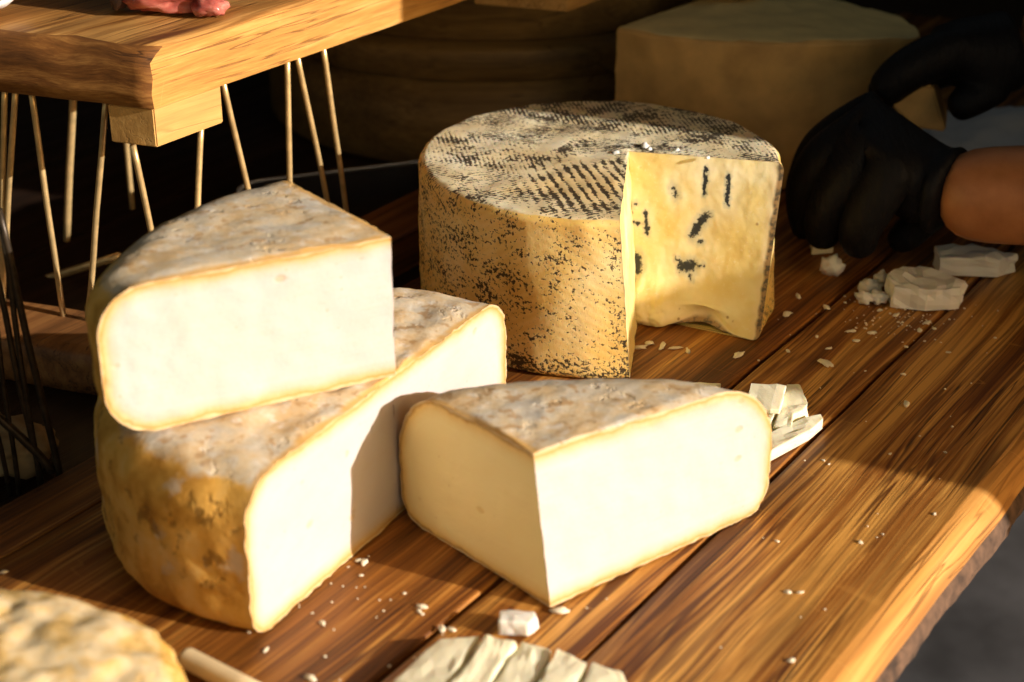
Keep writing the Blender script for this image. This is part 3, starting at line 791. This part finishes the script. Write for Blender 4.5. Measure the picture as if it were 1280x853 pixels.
# ------------------------------------------------------------------ metal tray behind
tc = G(485, 262, 0)
tray = empty('metal_tray', (tc.x-.01, tc.y+.03, -.0205), .35); tag(tray, 'steel tray with a sky glint coloured into its rim, between raised board and speckled wheel', 'tray')
bm = bmesh.new(); n = 8
def rr(w, d, r, z):
    pts = []
    for cx, cy, a0 in ((w-r, d-r, 0), (-w+r, d-r, 90), (-w+r, -d+r, 180), (w-r, -d+r, 270)):
        for k in range(n+1):
            a = math.radians(a0+90*k/n); pts.append((cx+r*math.cos(a), cy+r*math.sin(a), z))
    return pts
rows = [[bm.verts.new(p) for p in rr(*q)] for q in ((.085, .06, .02, .0), (.092, .067, .022, .016), (.099, .074, .025, .018), (.099, .074, .025, .0165))]
for a, b in zip(rows, rows[1:]):
    for k in range(len(a)): bm.faces.new((a[k], a[(k+1) % len(a)], b[(k+1) % len(a)], b[k]))
bm.faces.new(rows[0][::-1])
from_bm('pan', bm, M_PAN, tray, True)
bm = bmesh.new(); rows = [[bm.verts.new(p) for p in rr(*q)] for q in ((.0985, .0735, .0245, .0182), (.103, .078, .027, .0182), (.103, .078, .027, .0165), (.0992, .0742, .0252, .0165))]
for a, b in zip(rows, rows[1:]+rows[:1]):
    for k in range(len(a)): bm.faces.new((a[k], a[(k+1) % len(a)], b[(k+1) % len(a)], b[k]))
from_bm('rim', bm, M_RIM_GLINT, tray, True)

# ------------------------------------------------------------------ big aged cheese and round boxes behind
big = wheel_piece('aged_cheese', .0006, .121, (.205, 1.43),
    [G(772, 36, .121).xy, G(800, 41, .121).xy, G(850, 48, .121).xy, G(942, 54, .121).xy, G(1050, 53, .121).xy, G(1128, 50, .121).xy, G(1152, 44, .121).xy, G(1128, 24, .121).xy, G(1060, 4, .121).xy],
    .004, M_BIG, M_BIGTOP, seed=12, dome=.001, rough=.002, m=50)
tag(big, 'very large aged yellow cheese standing in the shade behind the speckled wheel', 'cheese')
for ch in big.children:
    if ch.name.startswith('rind'):
        me = ch.data; me.materials.append(M_BIGTOP)
        ta = me.attributes['top'].data
        for p in me.polygons:
            if min(ta[i].value for i in p.vertices) > .6: p.material_index = 1
lp = G(905, 3, .122)
o = blob('cheese_lump', mat_plain('lump', (.45, .28, .10), .6, .3, 60), (lp.x, lp.y+.01, .131), (.028, .014, .010), .1, .4, 2, 5, 3, .8)
tag(o, 'small tan lump lying on top of the large aged cheese', 'cheese')

def round_box(x, y, z, r, h, label):
    b = empty('round_box', (x, y, z)); tag(b, label, 'box', 'round wooden boxes stacked in the background')
    lathe('drum', [(r*.98, 0), (r, .003), (r, h*.72), (r*.98, h*.72+.001)], M_BOX, b, 64)
    lathe('lid', [(r*1.02, h*.70+.004), (r*1.035, h*.70+.006), (r*1.035, h-.004), (r*1.02, h), (r*.5, h+.001)], M_BOX, b, 64)
    return b
round_box(-.02, 1.56, -.0206, .215, .110, 'lower of two round wooden boxes in the dark behind the board')
round_box(-.02, 1.565, .0905, .212, .105, 'upper of two round wooden boxes in the dark behind the board')

# ------------------------------------------------------------------ shards and slices
GS = 'cheese shavings beside the front wedge'
GF = 'fanned slices at the bottom edge'
def piece(label, top_px, z0, h, mat, group=None, name='cheese_piece', **kw):
    o = chunk(name, mat, top_px, z0, h, **kw); tag(o, label, 'cheese', group); return o
piece('long thin sliver lying behind the front wedge near the speckled wheel', [(797, 476), (850, 477), (901, 480), (890, 488), (830, 483)], .0005, .004, M_SHARD, GS, 'cheese_sliver', seed=1)
piece('square slice leaning uppermost in the pile behind the front wedge', [(938, 481), (983, 484), (975, 509), (932, 506)], .010, .005, M_SHARD, GS, 'cheese_slice', seed=2, slope=(0, .12))
piece('crumbly upright slice at the right of the shavings pile', [(983, 485), (999, 486), (1011, 505), (1004, 512), (992, 516), (990, 529), (968, 527), (975, 507)], .0005, .010, M_SHARD, GS, 'cheese_slice', seed=3, slope=(.05, .1))
piece('flat slice lowest in the pile, pressed behind the front wedge', [(915, 507), (972, 511), (962, 528), (925, 540), (910, 530)], .0005, .0085, M_SHARD, GS, 'cheese_slice', seed=4)
piece('long stick of cheese pointing right, nearest of the shavings', [(945, 549), (1000, 523), (1026, 517), (1030, 523), (1012, 538), (960, 566), (940, 570)], .0005, .007, M_SHARD, GS, 'cheese_stick', seed=5)
piece('narrow shaving squeezed between the flat slice and long stick', [(935, 530), (968, 527), (960, 541), (940, 552)], .0005, .006, M_SHARD, GS, 'cheese_slice', seed=6)
# fanned slices (front to back they overlap like tiles)
fan = [('leftmost of the fanned slices at the bottom edge', [(548, 795), (600, 793), (566, 846), (524, 882), (490, 850)], (.03, -.02)),
       ('second slice from the left in the fan at the bottom edge', [(607, 792), (646, 801), (612, 850), (574, 892), (531, 884), (572, 846)], (-.05, .02)),
       ('third slice from the left in the fan, its corner highest', [(652, 796), (690, 808), (664, 858), (628, 900), (584, 892), (618, 852)], (-.02, -.05)),
       ('fourth slice from the left in the fan at the bottom edge', [(697, 808), (735, 826), (712, 872), (684, 905), (638, 900), (671, 858)], (-.06, .01)),
       ('rightmost of the fanned slices at the bottom edge', [(741, 828), (778, 838), (788, 860), (752, 905), (694, 905), (719, 872)], (-.03, .03))]
for i, (lb, px, sl) in enumerate(fan):
    piece(lb, px, .0005, .0085+.0012*(i % 2), M_SHARD, GF, 'cheese_slice', seed=20+i, slope=sl, bev=.0018, amp=.0012)
piece('small white block in front of the corner of front wedge', [(624, 761), (668, 763), (673, 770), (662, 779), (622, 777)], .0005, .008, M_WHITE, None, 'cheese_cube', seed=31, bev=.0014)
# white crumbly pieces at right
w1 = piece('white crumbly slab on the dark planks below the gloved hand', [(1128, 333), (1150, 333), (1208, 350), (1200, 361), (1160, 363), (1118, 359), (1108, 342)], .0005, .0155, M_WHITE, 'white pieces near the hand', seed=41, amp=.0026)
w2 = piece('white slab lying right under the bare wrist', [(1168, 307), (1215, 303), (1272, 318), (1250, 324), (1175, 322)], .0005, .014, M_WHITE, 'white pieces near the hand', seed=42, amp=.0026)
for i, (x, y, s) in enumerate(((1088, 360, .0075), (1102, 350, .007), (1080, 372, .006), (1098, 372, .0065))):
    p = G(x, y, .004)
    o = blob('cheese_lump', M_WHITE, (p.x, p.y, s*.6), (s, s*.8, s*.75), i, .5, 2.2, i*3, 3, .75)
    tag(o, 'crumbled white lump against the left end of the white slab', 'cheese', 'lumps beside the white slab')
    o.data.attributes.new('rim', 'FLOAT', 'POINT').data.foreach_set('value', [.05]*len(o.data.vertices))
p = G(1040, 334, .006)
o = blob('cheese_lump', M_WHITE, (p.x, p.y, .006), (.008, .006, .0075), 0, .5, 2.2, 31, 3, .75); tag(o, 'bluish white lump in the dark beside the speckled wheel', 'cheese')
o.data.attributes.new('rim', 'FLOAT', 'POINT').data.foreach_set('value', [.05]*len(o.data.vertices))
o = piece('small yellow block in the dark under the gloved fingers', [(1014, 288), (1040, 286), (1042, 298), (1016, 300)], .0005, .012, M_SHARD, None, 'cheese_cube', seed=44)

# crumbs one can count, and the dust between them
def crumb(px, py, s, label, group, el=1.0, mat=None):
    p = G(px, py, s*.4)
    o = blob('cheese_crumb', mat or M_CRUMB, (p.x, p.y, s*.22), (s*el*.72, s*.52, s*.30), random.uniform(0, 3), .75, 2.3, random.uniform(0, 90), 2, .6)
    tag(o, label, 'crumb', group)
    return o
L1, G1 = 'small white cheese crumb on the dark planks right of the speckled wheel', 'crumbs right of the speckled wheel'
for x, y, s, el in ((984, 391, .0045, 1.2), (1033, 383, .0042, 1.2), (998, 370, .003, 2), (1064, 413, .0028, 2), (1090, 415, .003, 1.5), (1070, 425, .003, 1), (1021, 420, .002, 1.2), (1036, 435, .002, 1.8),
                    (985, 438, .002, 1.5), (1133, 433, .002, 1), (1186, 440, .002, 1.2), (1129, 467, .0024, 1), (1100, 387, .003, 1), (1120, 393, .003, 1.5), (1160, 402, .0035, 1.2), (1168, 410, .0026, 1), (1150, 412, .003, 1.2), (1244, 422, .0016, 1)):
    crumb(x, y, s, L1, G1, el)
crumb(1032, 452, .0055, 'flat pale cheese flake beside the plank gap in the shade', None, 1.5)
crumb(924, 442, .0042, 'white crumb on the wood just under the wheel corner', None, 1.4)
crumb(1133, 504, .0034, 'lone white crumb at the edge of the shade', None, 1.4)
L2, G2 = 'tiny pale crumb on the sunlit planks at right', 'crumbs on the sunlit planks'
for x, y, s in ((1029, 575, .0016), (1036, 580, .0012), (1075, 677, .002), (971, 676, .0016), (985, 739, .0022), (1168, 642, .0016), (989, 825, .0024), (1000, 740, .002), (1182, 565, .0014)):
    crumb(x, y, s, L2, G2, 1.2)
L3, G3 = 'small crumb on the wood in front of the left cheeses', 'crumbs in front of the left cheeses'
for x, y, s in ((527, 757, .0028), (524, 763, .002), (552, 785, .003), (565, 786, .0025), (455, 702, .003), (448, 700, .0022), (403, 778, .0022), (388, 846, .003), (332, 812, .002)):
    crumb(x, y, s, L3, G3, 1.3)
crumb(700, 762, .0042, 'white flake at the foot of the front wedge corner', None, 1.5)
crumb(5, 714, .0028, 'bright crumb at the left edge on the dark plank', None, 1.1)
L4, G4 = 'pale crumb on the wood in the open notch of the speckled wheel', 'crumbs in the notch of the wheel'
for x, y, s, el in ((800, 433, .004, 1.5), (812, 428, .004, 1.2), (828, 431, .0035, 2), (845, 434, .003, 2), (860, 438, .0025, 2)):
    crumb(x, y, s, L4, G4, el)
for x, y, q in ((806, 181, .004), (812, 185, .0028), (846, 187, .003), (884, 196, .0024), (770, 190, .003)):
    p = G(x, y, .108); o = blob('cheese_crumb', M_WHITE, (p.x, p.y, .1072), (q*.8, q*.6, q*.5), x, .6, 2.2, y, 2, .7)
    o.data.attributes.new('rim', 'FLOAT', 'POINT').data.foreach_set('value', [.05]*len(o.data.vertices))
    tag(o, 'white crumb on the top rim above the open notch of the speckled wheel', 'crumb', 'crumbs on the rim of the notch')
bm = bmesh.new()
for i in range(190):
    if i < 45: x, y = random.uniform(900, 1280), random.uniform(380, 853)
    elif i < 140: x, y = random.gauss(1130, 45), random.gauss(398, 14)
    else: x, y = random.uniform(300, 760), random.uniform(690, 853)
    p = G(x, y, 0)
    lv = p.dot(Lv)
    if lv < .228 or lv > .60: continue
    s = random.choice((.0004, .0005, .0006, .0009))
    mt = Matrix.Translation((p.x, p.y, s*.5)) @ Matrix.Rotation(random.uniform(0, 6), 4, 'Z') @ Matrix.Diagonal((s*random.uniform(.8, 2), s, s*.6, 1))
    bmesh.ops.create_icosphere(bm, subdivisions=1, radius=1, matrix=mt)
o = from_bm('crumb_dust', bm, M_CRUMB, None, True)
tag(o, 'fine pale cheese dust scattered over the planks', 'crumbs', None, 'stuff')

# ------------------------------------------------------------------ lower left: rough cheese, stick
rough = wheel_piece('cheese_piece', .0006, .052, (-.238, .535), [(-.138, .48), (-.124, .51), (-.133, .55), (-.155, .583), (-.190, .603), (-.235, .61), (-.275, .58), (-.29, .54)], .018, M_PRIND, M_PASTE,
    seed=17, dome=.004, rough=.0030, m=70)
tag(rough, 'lumpy ochre crusted cheese piece cut off by the bottom left corner', 'cheese')
a = G(232, 822, .006); b = G(345, 880, .006)
stick = curve_tube('wooden_stick', [a.lerp(b, t) for t in (0, .03, .06, .3, .6, 1)], .0052, M_STICK)
tag(stick, 'pale stick lying on the table at the bottom left', 'stick')

# ------------------------------------------------------------------ vendor: arms reach in from the right
person = empty('person', (.82, .97, -.75))
tag(person, 'person in black gloves reaching over the table from the right edge', 'person')
PO = V((.82, .97, -.75))
W1 = YP(1165, 243, 1.066); W2 = YP(1282, 62, 1.20)
E1 = V((.56, .955, .095)); E2 = V((.60, 1.10, .28))
S1 = V((.74, .84, .56)); S2 = V((.74, 1.16, .56))
bv = [V((.84, .99, .16)), V((.80, .99, .30)), V((.775, .995, .44)), V((.76, 1.0, .565)), V((.735, 1.0, .66)), V((.715, 1.0, .76)), V((.70, 1.0, .84)),
      S1, V((.65, .88, .33)), E1, V((.44, 1.005, .083)), W1,
      S2, V((.67, 1.14, .42)), E2, V((.48, 1.15, .21)), W2,
      V((.85, .89, .08)), V((.83, .87, -.30)), V((.85, .87, -.70)), V((.78, .86, -.725)),
      V((.85, 1.09, .08)), V((.83, 1.11, -.30)), V((.85, 1.11, -.70)), V((.78, 1.12, -.725))]
be = [(0, 1), (1, 2), (2, 3), (3, 4), (4, 5), (5, 6), (3, 7), (7, 8), (8, 9), (9, 10), (10, 11), (3, 12), (12, 13), (13, 14), (14, 15), (15, 16),
      (0, 17), (17, 18), (18, 19), (19, 20), (0, 21), (21, 22), (22, 23), (23, 24)]
br = [.13, .125, .135, .12, .055, .085, .075, .055, .047, .043, .040, .0345, .055, .047, .042, .037, .029, .085, .06, .045, .035, .085, .06, .045, .035]
skin_mesh('body', [v-PO for v in bv], be, br, M_SKIN, person)
sv = [0, 1, 2, 3, 7, 8, 12, 13, 14]
skin_mesh('shirt', [bv[i]-PO for i in (0, 1, 2, 3, 7, 8, 12, 13, 14)]+[bv[15]-PO, W2.lerp(bv[15], .22)-PO], [(0, 1), (1, 2), (2, 3), (3, 4), (4, 5), (3, 6), (6, 7), (7, 8), (8, 9), (9, 10)], [.155, .15, .16, .145, .075, .064, .075, .064, .060, .056, .048], M_SHIRT, person)
skin_mesh('trousers', [bv[i]-PO for i in (0, 17, 18, 21, 22)]+[V((.85, .87, -.66))-PO, V((.85, 1.11, -.66))-PO], [(0, 1), (1, 2), (2, 5), (0, 3), (3, 4), (4, 6)], [.15, .11, .08, .11, .08, .07, .07], M_SHIRT, person)
hb = blob('hair', mat_plain('dark_hair', (.02, .013, .008), .6, .3, 200), V((.715, 1.0, .815))-PO, (.095, .088, .095), 0, .06, 3, 2, 3, .1, person)
def glove(wrist, cuff, mcp, pip, dip, tip, thumb, rw=.036, palm=None, pr=.036, heel=None):
    vs = [cuff, wrist]; es = [(0, 1)]; rs = [rw*1.04, rw]
    pc = palm if palm else wrist.lerp(sum(mcp, V())/4, .55)
    vs.append(pc); es.append((1, 2)); rs.append(pr)
    for a, b, c, d in zip(mcp, pip, dip, tip):
        i = len(vs); vs += [a, b, c, d]; es += [(2, i), (i, i+1), (i+1, i+2), (i+2, i+3)]; rs += [.0205, .0180, .0155, .0125]
    if heel: vs.append(heel); es.append((2, len(vs)-1)); rs.append(.034)
    i = len(vs); vs += thumb; es += [(2, i), (i, i+1), (i+1, i+2)]; rs += [.019, .014, .010]
    return skin_mesh('glove', [v-PO for v in vs], es, rs, M_GLOVE, person, root=2)
glove(YP(1168, 236, 1.070), YP(1196, 245, 1.060),
      [YP(1112, 218, 1.060), YP(1088, 190, 1.080), YP(1080, 160, 1.105), YP(1088, 140, 1.130)],
      [YP(1084, 266, 1.058), YP(1046, 238, 1.078), YP(1018, 208, 1.105), YP(1024, 188, 1.135)],
      [YP(1070, 296, 1.060), YP(1026, 280, 1.080), YP(1004, 252, 1.110), YP(1004, 236, 1.145)],
      [YP(1078, 318, 1.065), YP(1030, 310, 1.085), YP(1012, 296, 1.115), YP(1008, 282, 1.150)],
      [YP(1165, 262, 1.075), YP(1140, 290, 1.080), YP(1112, 310, 1.085)], rw=.0385, palm=YP(1130, 205, 1.088), pr=.047, heel=YP(1098, 248, 1.095))
# thumb-side heel of the near hand is bulky: the cuff flares
glove(YP(1262, 66, 1.20), YP(1276, 62, 1.20),
      [YP(1185, 60, 1.185), YP(1175, 66, 1.205), YP(1172, 74, 1.225), YP(1176, 82, 1.245)],
      [YP(1140, 82, 1.18), YP(1132, 90, 1.20), YP(1132, 98, 1.225), YP(1140, 105, 1.245)],
      [YP(1112, 104, 1.178), YP(1108, 112, 1.20), YP(1112, 118, 1.225), YP(1120, 124, 1.245)],
      [YP(1095, 122, 1.178), YP(1094, 130, 1.20), YP(1100, 134, 1.225), YP(1106, 138, 1.245)],
      [YP(1230, 112, 1.18), YP(1205, 130, 1.175), YP(1186, 142, 1.175)], rw=.036, palm=YP(1218, 70, 1.20))
# wedge held by the far hand, crumpled paper under it
p = [YP(1100, 118, 1.19), YP(1143, 104, 1.19), YP(1166, 108, 1.19), YP(1183, 166, 1.19), YP(1140, 160, 1.19)]
bm = bmesh.new(); c = sum(p, V())/5
f1 = [bm.verts.new(v-c) for v in p]; f2 = [bm.verts.new(v-c+V((.012, .045, .0))) for v in p]
bm.faces.new(f1); bm.faces.new(f2[::-1])
for i in range(5): bm.faces.new((f1[i], f2[i], f2[(i+1) % 5], f1[(i+1) % 5]))
bmesh.ops.recalc_face_normals(bm, faces=bm.faces); bmesh.ops.bevel(bm, geom=bm.edges[:], offset=.002, segments=2, affect='EDGES')
o = from_bm('cheese_wedge', bm, M_BIG, None, False); o.location = c
tag(o, 'small tan wedge held under the far black glove', 'cheese')
bm = bmesh.new(); rows = []
cp = G(1262, 165, .02)
for i in range(25):
    row = []
    for k in range(25):
        x, y = (i/24-.5)*.16, (k/24-.5)*.13
        z = .012+.018*math.exp(-((x-.01)/.05)**2-((y-.01)/.04)**2)+.006*fbm((x, y, 0), 28, 4)
        row.append(bm.verts.new((x+.004*nz((x, y, 1), 40), y+.004*nz((x, y, 2), 40), max(.001, z))))
    rows.append(row)
for i in range(24):
    for k in range(24): bm.faces.new((rows[i][k], rows[i+1][k], rows[i+1][k+1], rows[i][k+1]))
o = from_bm('paper_sheet', bm, M_PAPER, None, True); o.location = (cp.x+.012, cp.y+.01, .001); o.modifiers.new('Thick', 'SOLIDIFY').thickness = .0006
tag(o, 'crumpled white paper behind the bare wrist at the right edge', 'paper')

# ------------------------------------------------------------------ crate stacks added out of view, sized to cast shade on the planks
def crates(cx, cy, half, heights, label):
    crate = empty('shade_crate', (cx, cy, -.75), math.atan2(.915, .40)); tag(crate, label, 'crate')
    z0 = 0
    for hh in heights:
        n = 4; st = (hh-.005)/n
        for sx in (-1, 1):
            for k in range(n):
                bm = bmesh.new(); boxbm(bm, (-half, sx*.13-.006, z0+.003+k*st), (half, sx*.13+.006, z0+st*.985+k*st)); from_bm('slat', bm, M_BOX, crate)
        for sy in (-1, 1):
            for k in range(n):
                bm = bmesh.new(); boxbm(bm, (sy*(half-.006)-.006, -.123, z0+.003+k*st), (sy*(half-.006)+.006, .123, z0+st*.985+k*st)); from_bm('slat', bm, M_BOX, crate)
        z0 += hh
crates(1.313, .457, .085, (.39, .39, .375), 'taller unseen crate stack added at the right to shade the planks')
crates(1.275, .356, .026, (.37, .37, .35), 'narrow unseen crate stack added at the right to shade the planks')

# ------------------------------------------------------------------ setting
def sheet(name, pts, mat, kind=None):
    bm = bmesh.new(); bm.faces.new([bm.verts.new(p) for p in pts]); o = from_bm(name, bm, mat)
    if kind: o['kind'] = kind
    return o
sheet('ground', [(-40, -40, -.75), (40, -40, -.75), (40, 40, -.75), (-40, 40, -.75)], M_GROUND, 'structure')
bm = bmesh.new(); rows = []
for i in range(81):
    x = -2.2+4.4*i/80; yy = 2.25+.035*math.sin(x*9)+.02*math.sin(x*23+1)
    rows.append([bm.verts.new((x, yy+.01*math.sin(z*3+x*5), z)) for z in [-.74+1.8*k/10 for k in range(11)]])
for a, b in zip(rows, rows[1:]):
    for k in range(10): bm.faces.new((a[k], b[k], b[k+1], a[k+1]))
o = from_bm('back_curtain', bm, M_BACK, None, True); o.modifiers.new('Thick', 'SOLIDIFY').thickness = .004
tag(o, 'dark brown cloth hanging behind the stall', 'curtain')
bm = bmesh.new(); rows = []  # unseen left cloth, added to keep sky light off the background
for i in range(41):
    yy = .95+1.3*i/40; xx = -1.15+.03*math.sin(yy*14)
    rows.append([bm.verts.new((xx+.01*math.sin(z*4+yy*6), yy, z)) for z in [-.74+2.2*k/10 for k in range(11)]])
for a, b in zip(rows, rows[1:]):
    for k in range(10): bm.faces.new((a[k], b[k], b[k+1], a[k+1]))
o = from_bm('shade_curtain', bm, M_BACK, None, True); o.modifiers.new('Thick', 'SOLIDIFY').thickness = .004
tag(o, 'unseen dark cloth added at the left to block sky light', 'curtain')
bm = bmesh.new(); rows = []  # unseen right cloth, added so its edge shades the wheel's top
for i in range(51):
    yy = .612+1.65*i/50; xx = 1.15+.03*math.sin((yy-.612)*14)
    rows.append([bm.verts.new((xx+.01*math.sin(z*4+yy*6), yy+.012*math.sin(z*5), z)) for z in [-.42+1.88*k/20 for k in range(21)]])
for a, b in zip(rows, rows[1:]):
    for k in range(20): bm.faces.new((a[k], b[k], b[k+1], a[k+1]))
o = from_bm('shade_curtain', bm, M_BACK, None, True); o.modifiers.new('Thick', 'SOLIDIFY').thickness = .004
tag(o, 'unseen dark cloth added at the right to shade wheel top and table', 'curtain')
bm = bmesh.new(); rows = []  # unseen roof cloth, added and sized to cut light from overhead
for i in range(61):
    x = -1.6+3.3*i/60
    rows.append([bm.verts.new((x, -.45+2.12*k/22, 1.28+.22*k/22-.02*math.sin(k/22*PI)-(.0 if k else .03)+.01*math.sin(x*7))) for k in range(23)])
for a, b in zip(rows, rows[1:]):
    for k in range(22): bm.faces.new((a[k], b[k], b[k+1], a[k+1]))
o = from_bm('shade_roof', bm, M_BACK, None, True); o.modifiers.new('Thick', 'SOLIDIFY').thickness = .004
tag(o, 'unseen dark cloth roof added to hold back sky light', 'roof')

# ------------------------------------------------------------------ light
w = bpy.data.worlds.new('World'); S.world = w; w.use_nodes = True
nt = w.node_tree; bg = nt.nodes['Background']
sky = nt.nodes.new('ShaderNodeTexSky'); sky.sky_type = 'NISHITA'; sky.sun_disc = False
toward = -SUN_AZ
sky.sun_elevation = SUN_EL; sky.sun_rotation = math.atan2(toward.x, toward.y)
sky.dust_density = 4.0; sky.air_density = 1.0; sky.ozone_density = .6
mx = nt.nodes.new('ShaderNodeMix'); mx.data_type = 'RGBA'; mx.blend_type = 'MULTIPLY'; mx.inputs[0].default_value = 1
nt.links.new(sky.outputs[0], mx.inputs[6]); mx.inputs[7].default_value = (1.0, .80, .55, 1)
nt.links.new(mx.outputs[2], bg.inputs[0]); bg.inputs[1].default_value = .12
sl = bpy.data.lights.new('sun', 'SUN'); sl.energy = 5.0; sl.angle = math.radians(.5); sl.color = (1.0, .93, .87)
so = bpy.data.objects.new('sun', sl); COL.objects.link(so)
d = V((SUN_AZ.x*math.cos(SUN_EL), SUN_AZ.y*math.cos(SUN_EL), -math.sin(SUN_EL)))
so.rotation_euler = d.to_track_quat('-Z', 'Y').to_euler(); so.location = (3, -2, 2)

cd = bpy.data.cameras.new('camera'); co = bpy.data.objects.new('camera', cd); COL.objects.link(co); S.camera = co
co.location = CAM; co.rotation_euler = (PI/2-TH, 0, 0)
cd.sensor_width = 36; cd.lens = FPX/1280*36; cd.clip_start = .01; cd.clip_end = 200
cd.dof.use_dof = True; cd.dof.focus_distance = .985; cd.dof.aperture_fstop = 7.0

S.view_settings.view_transform = 'Standard'; S.view_settings.look = 'None'; S.view_settings.exposure = 0.38; S.view_settings.gamma = 1
S.cycles.use_denoising = True
S.cycles.max_bounces = 8
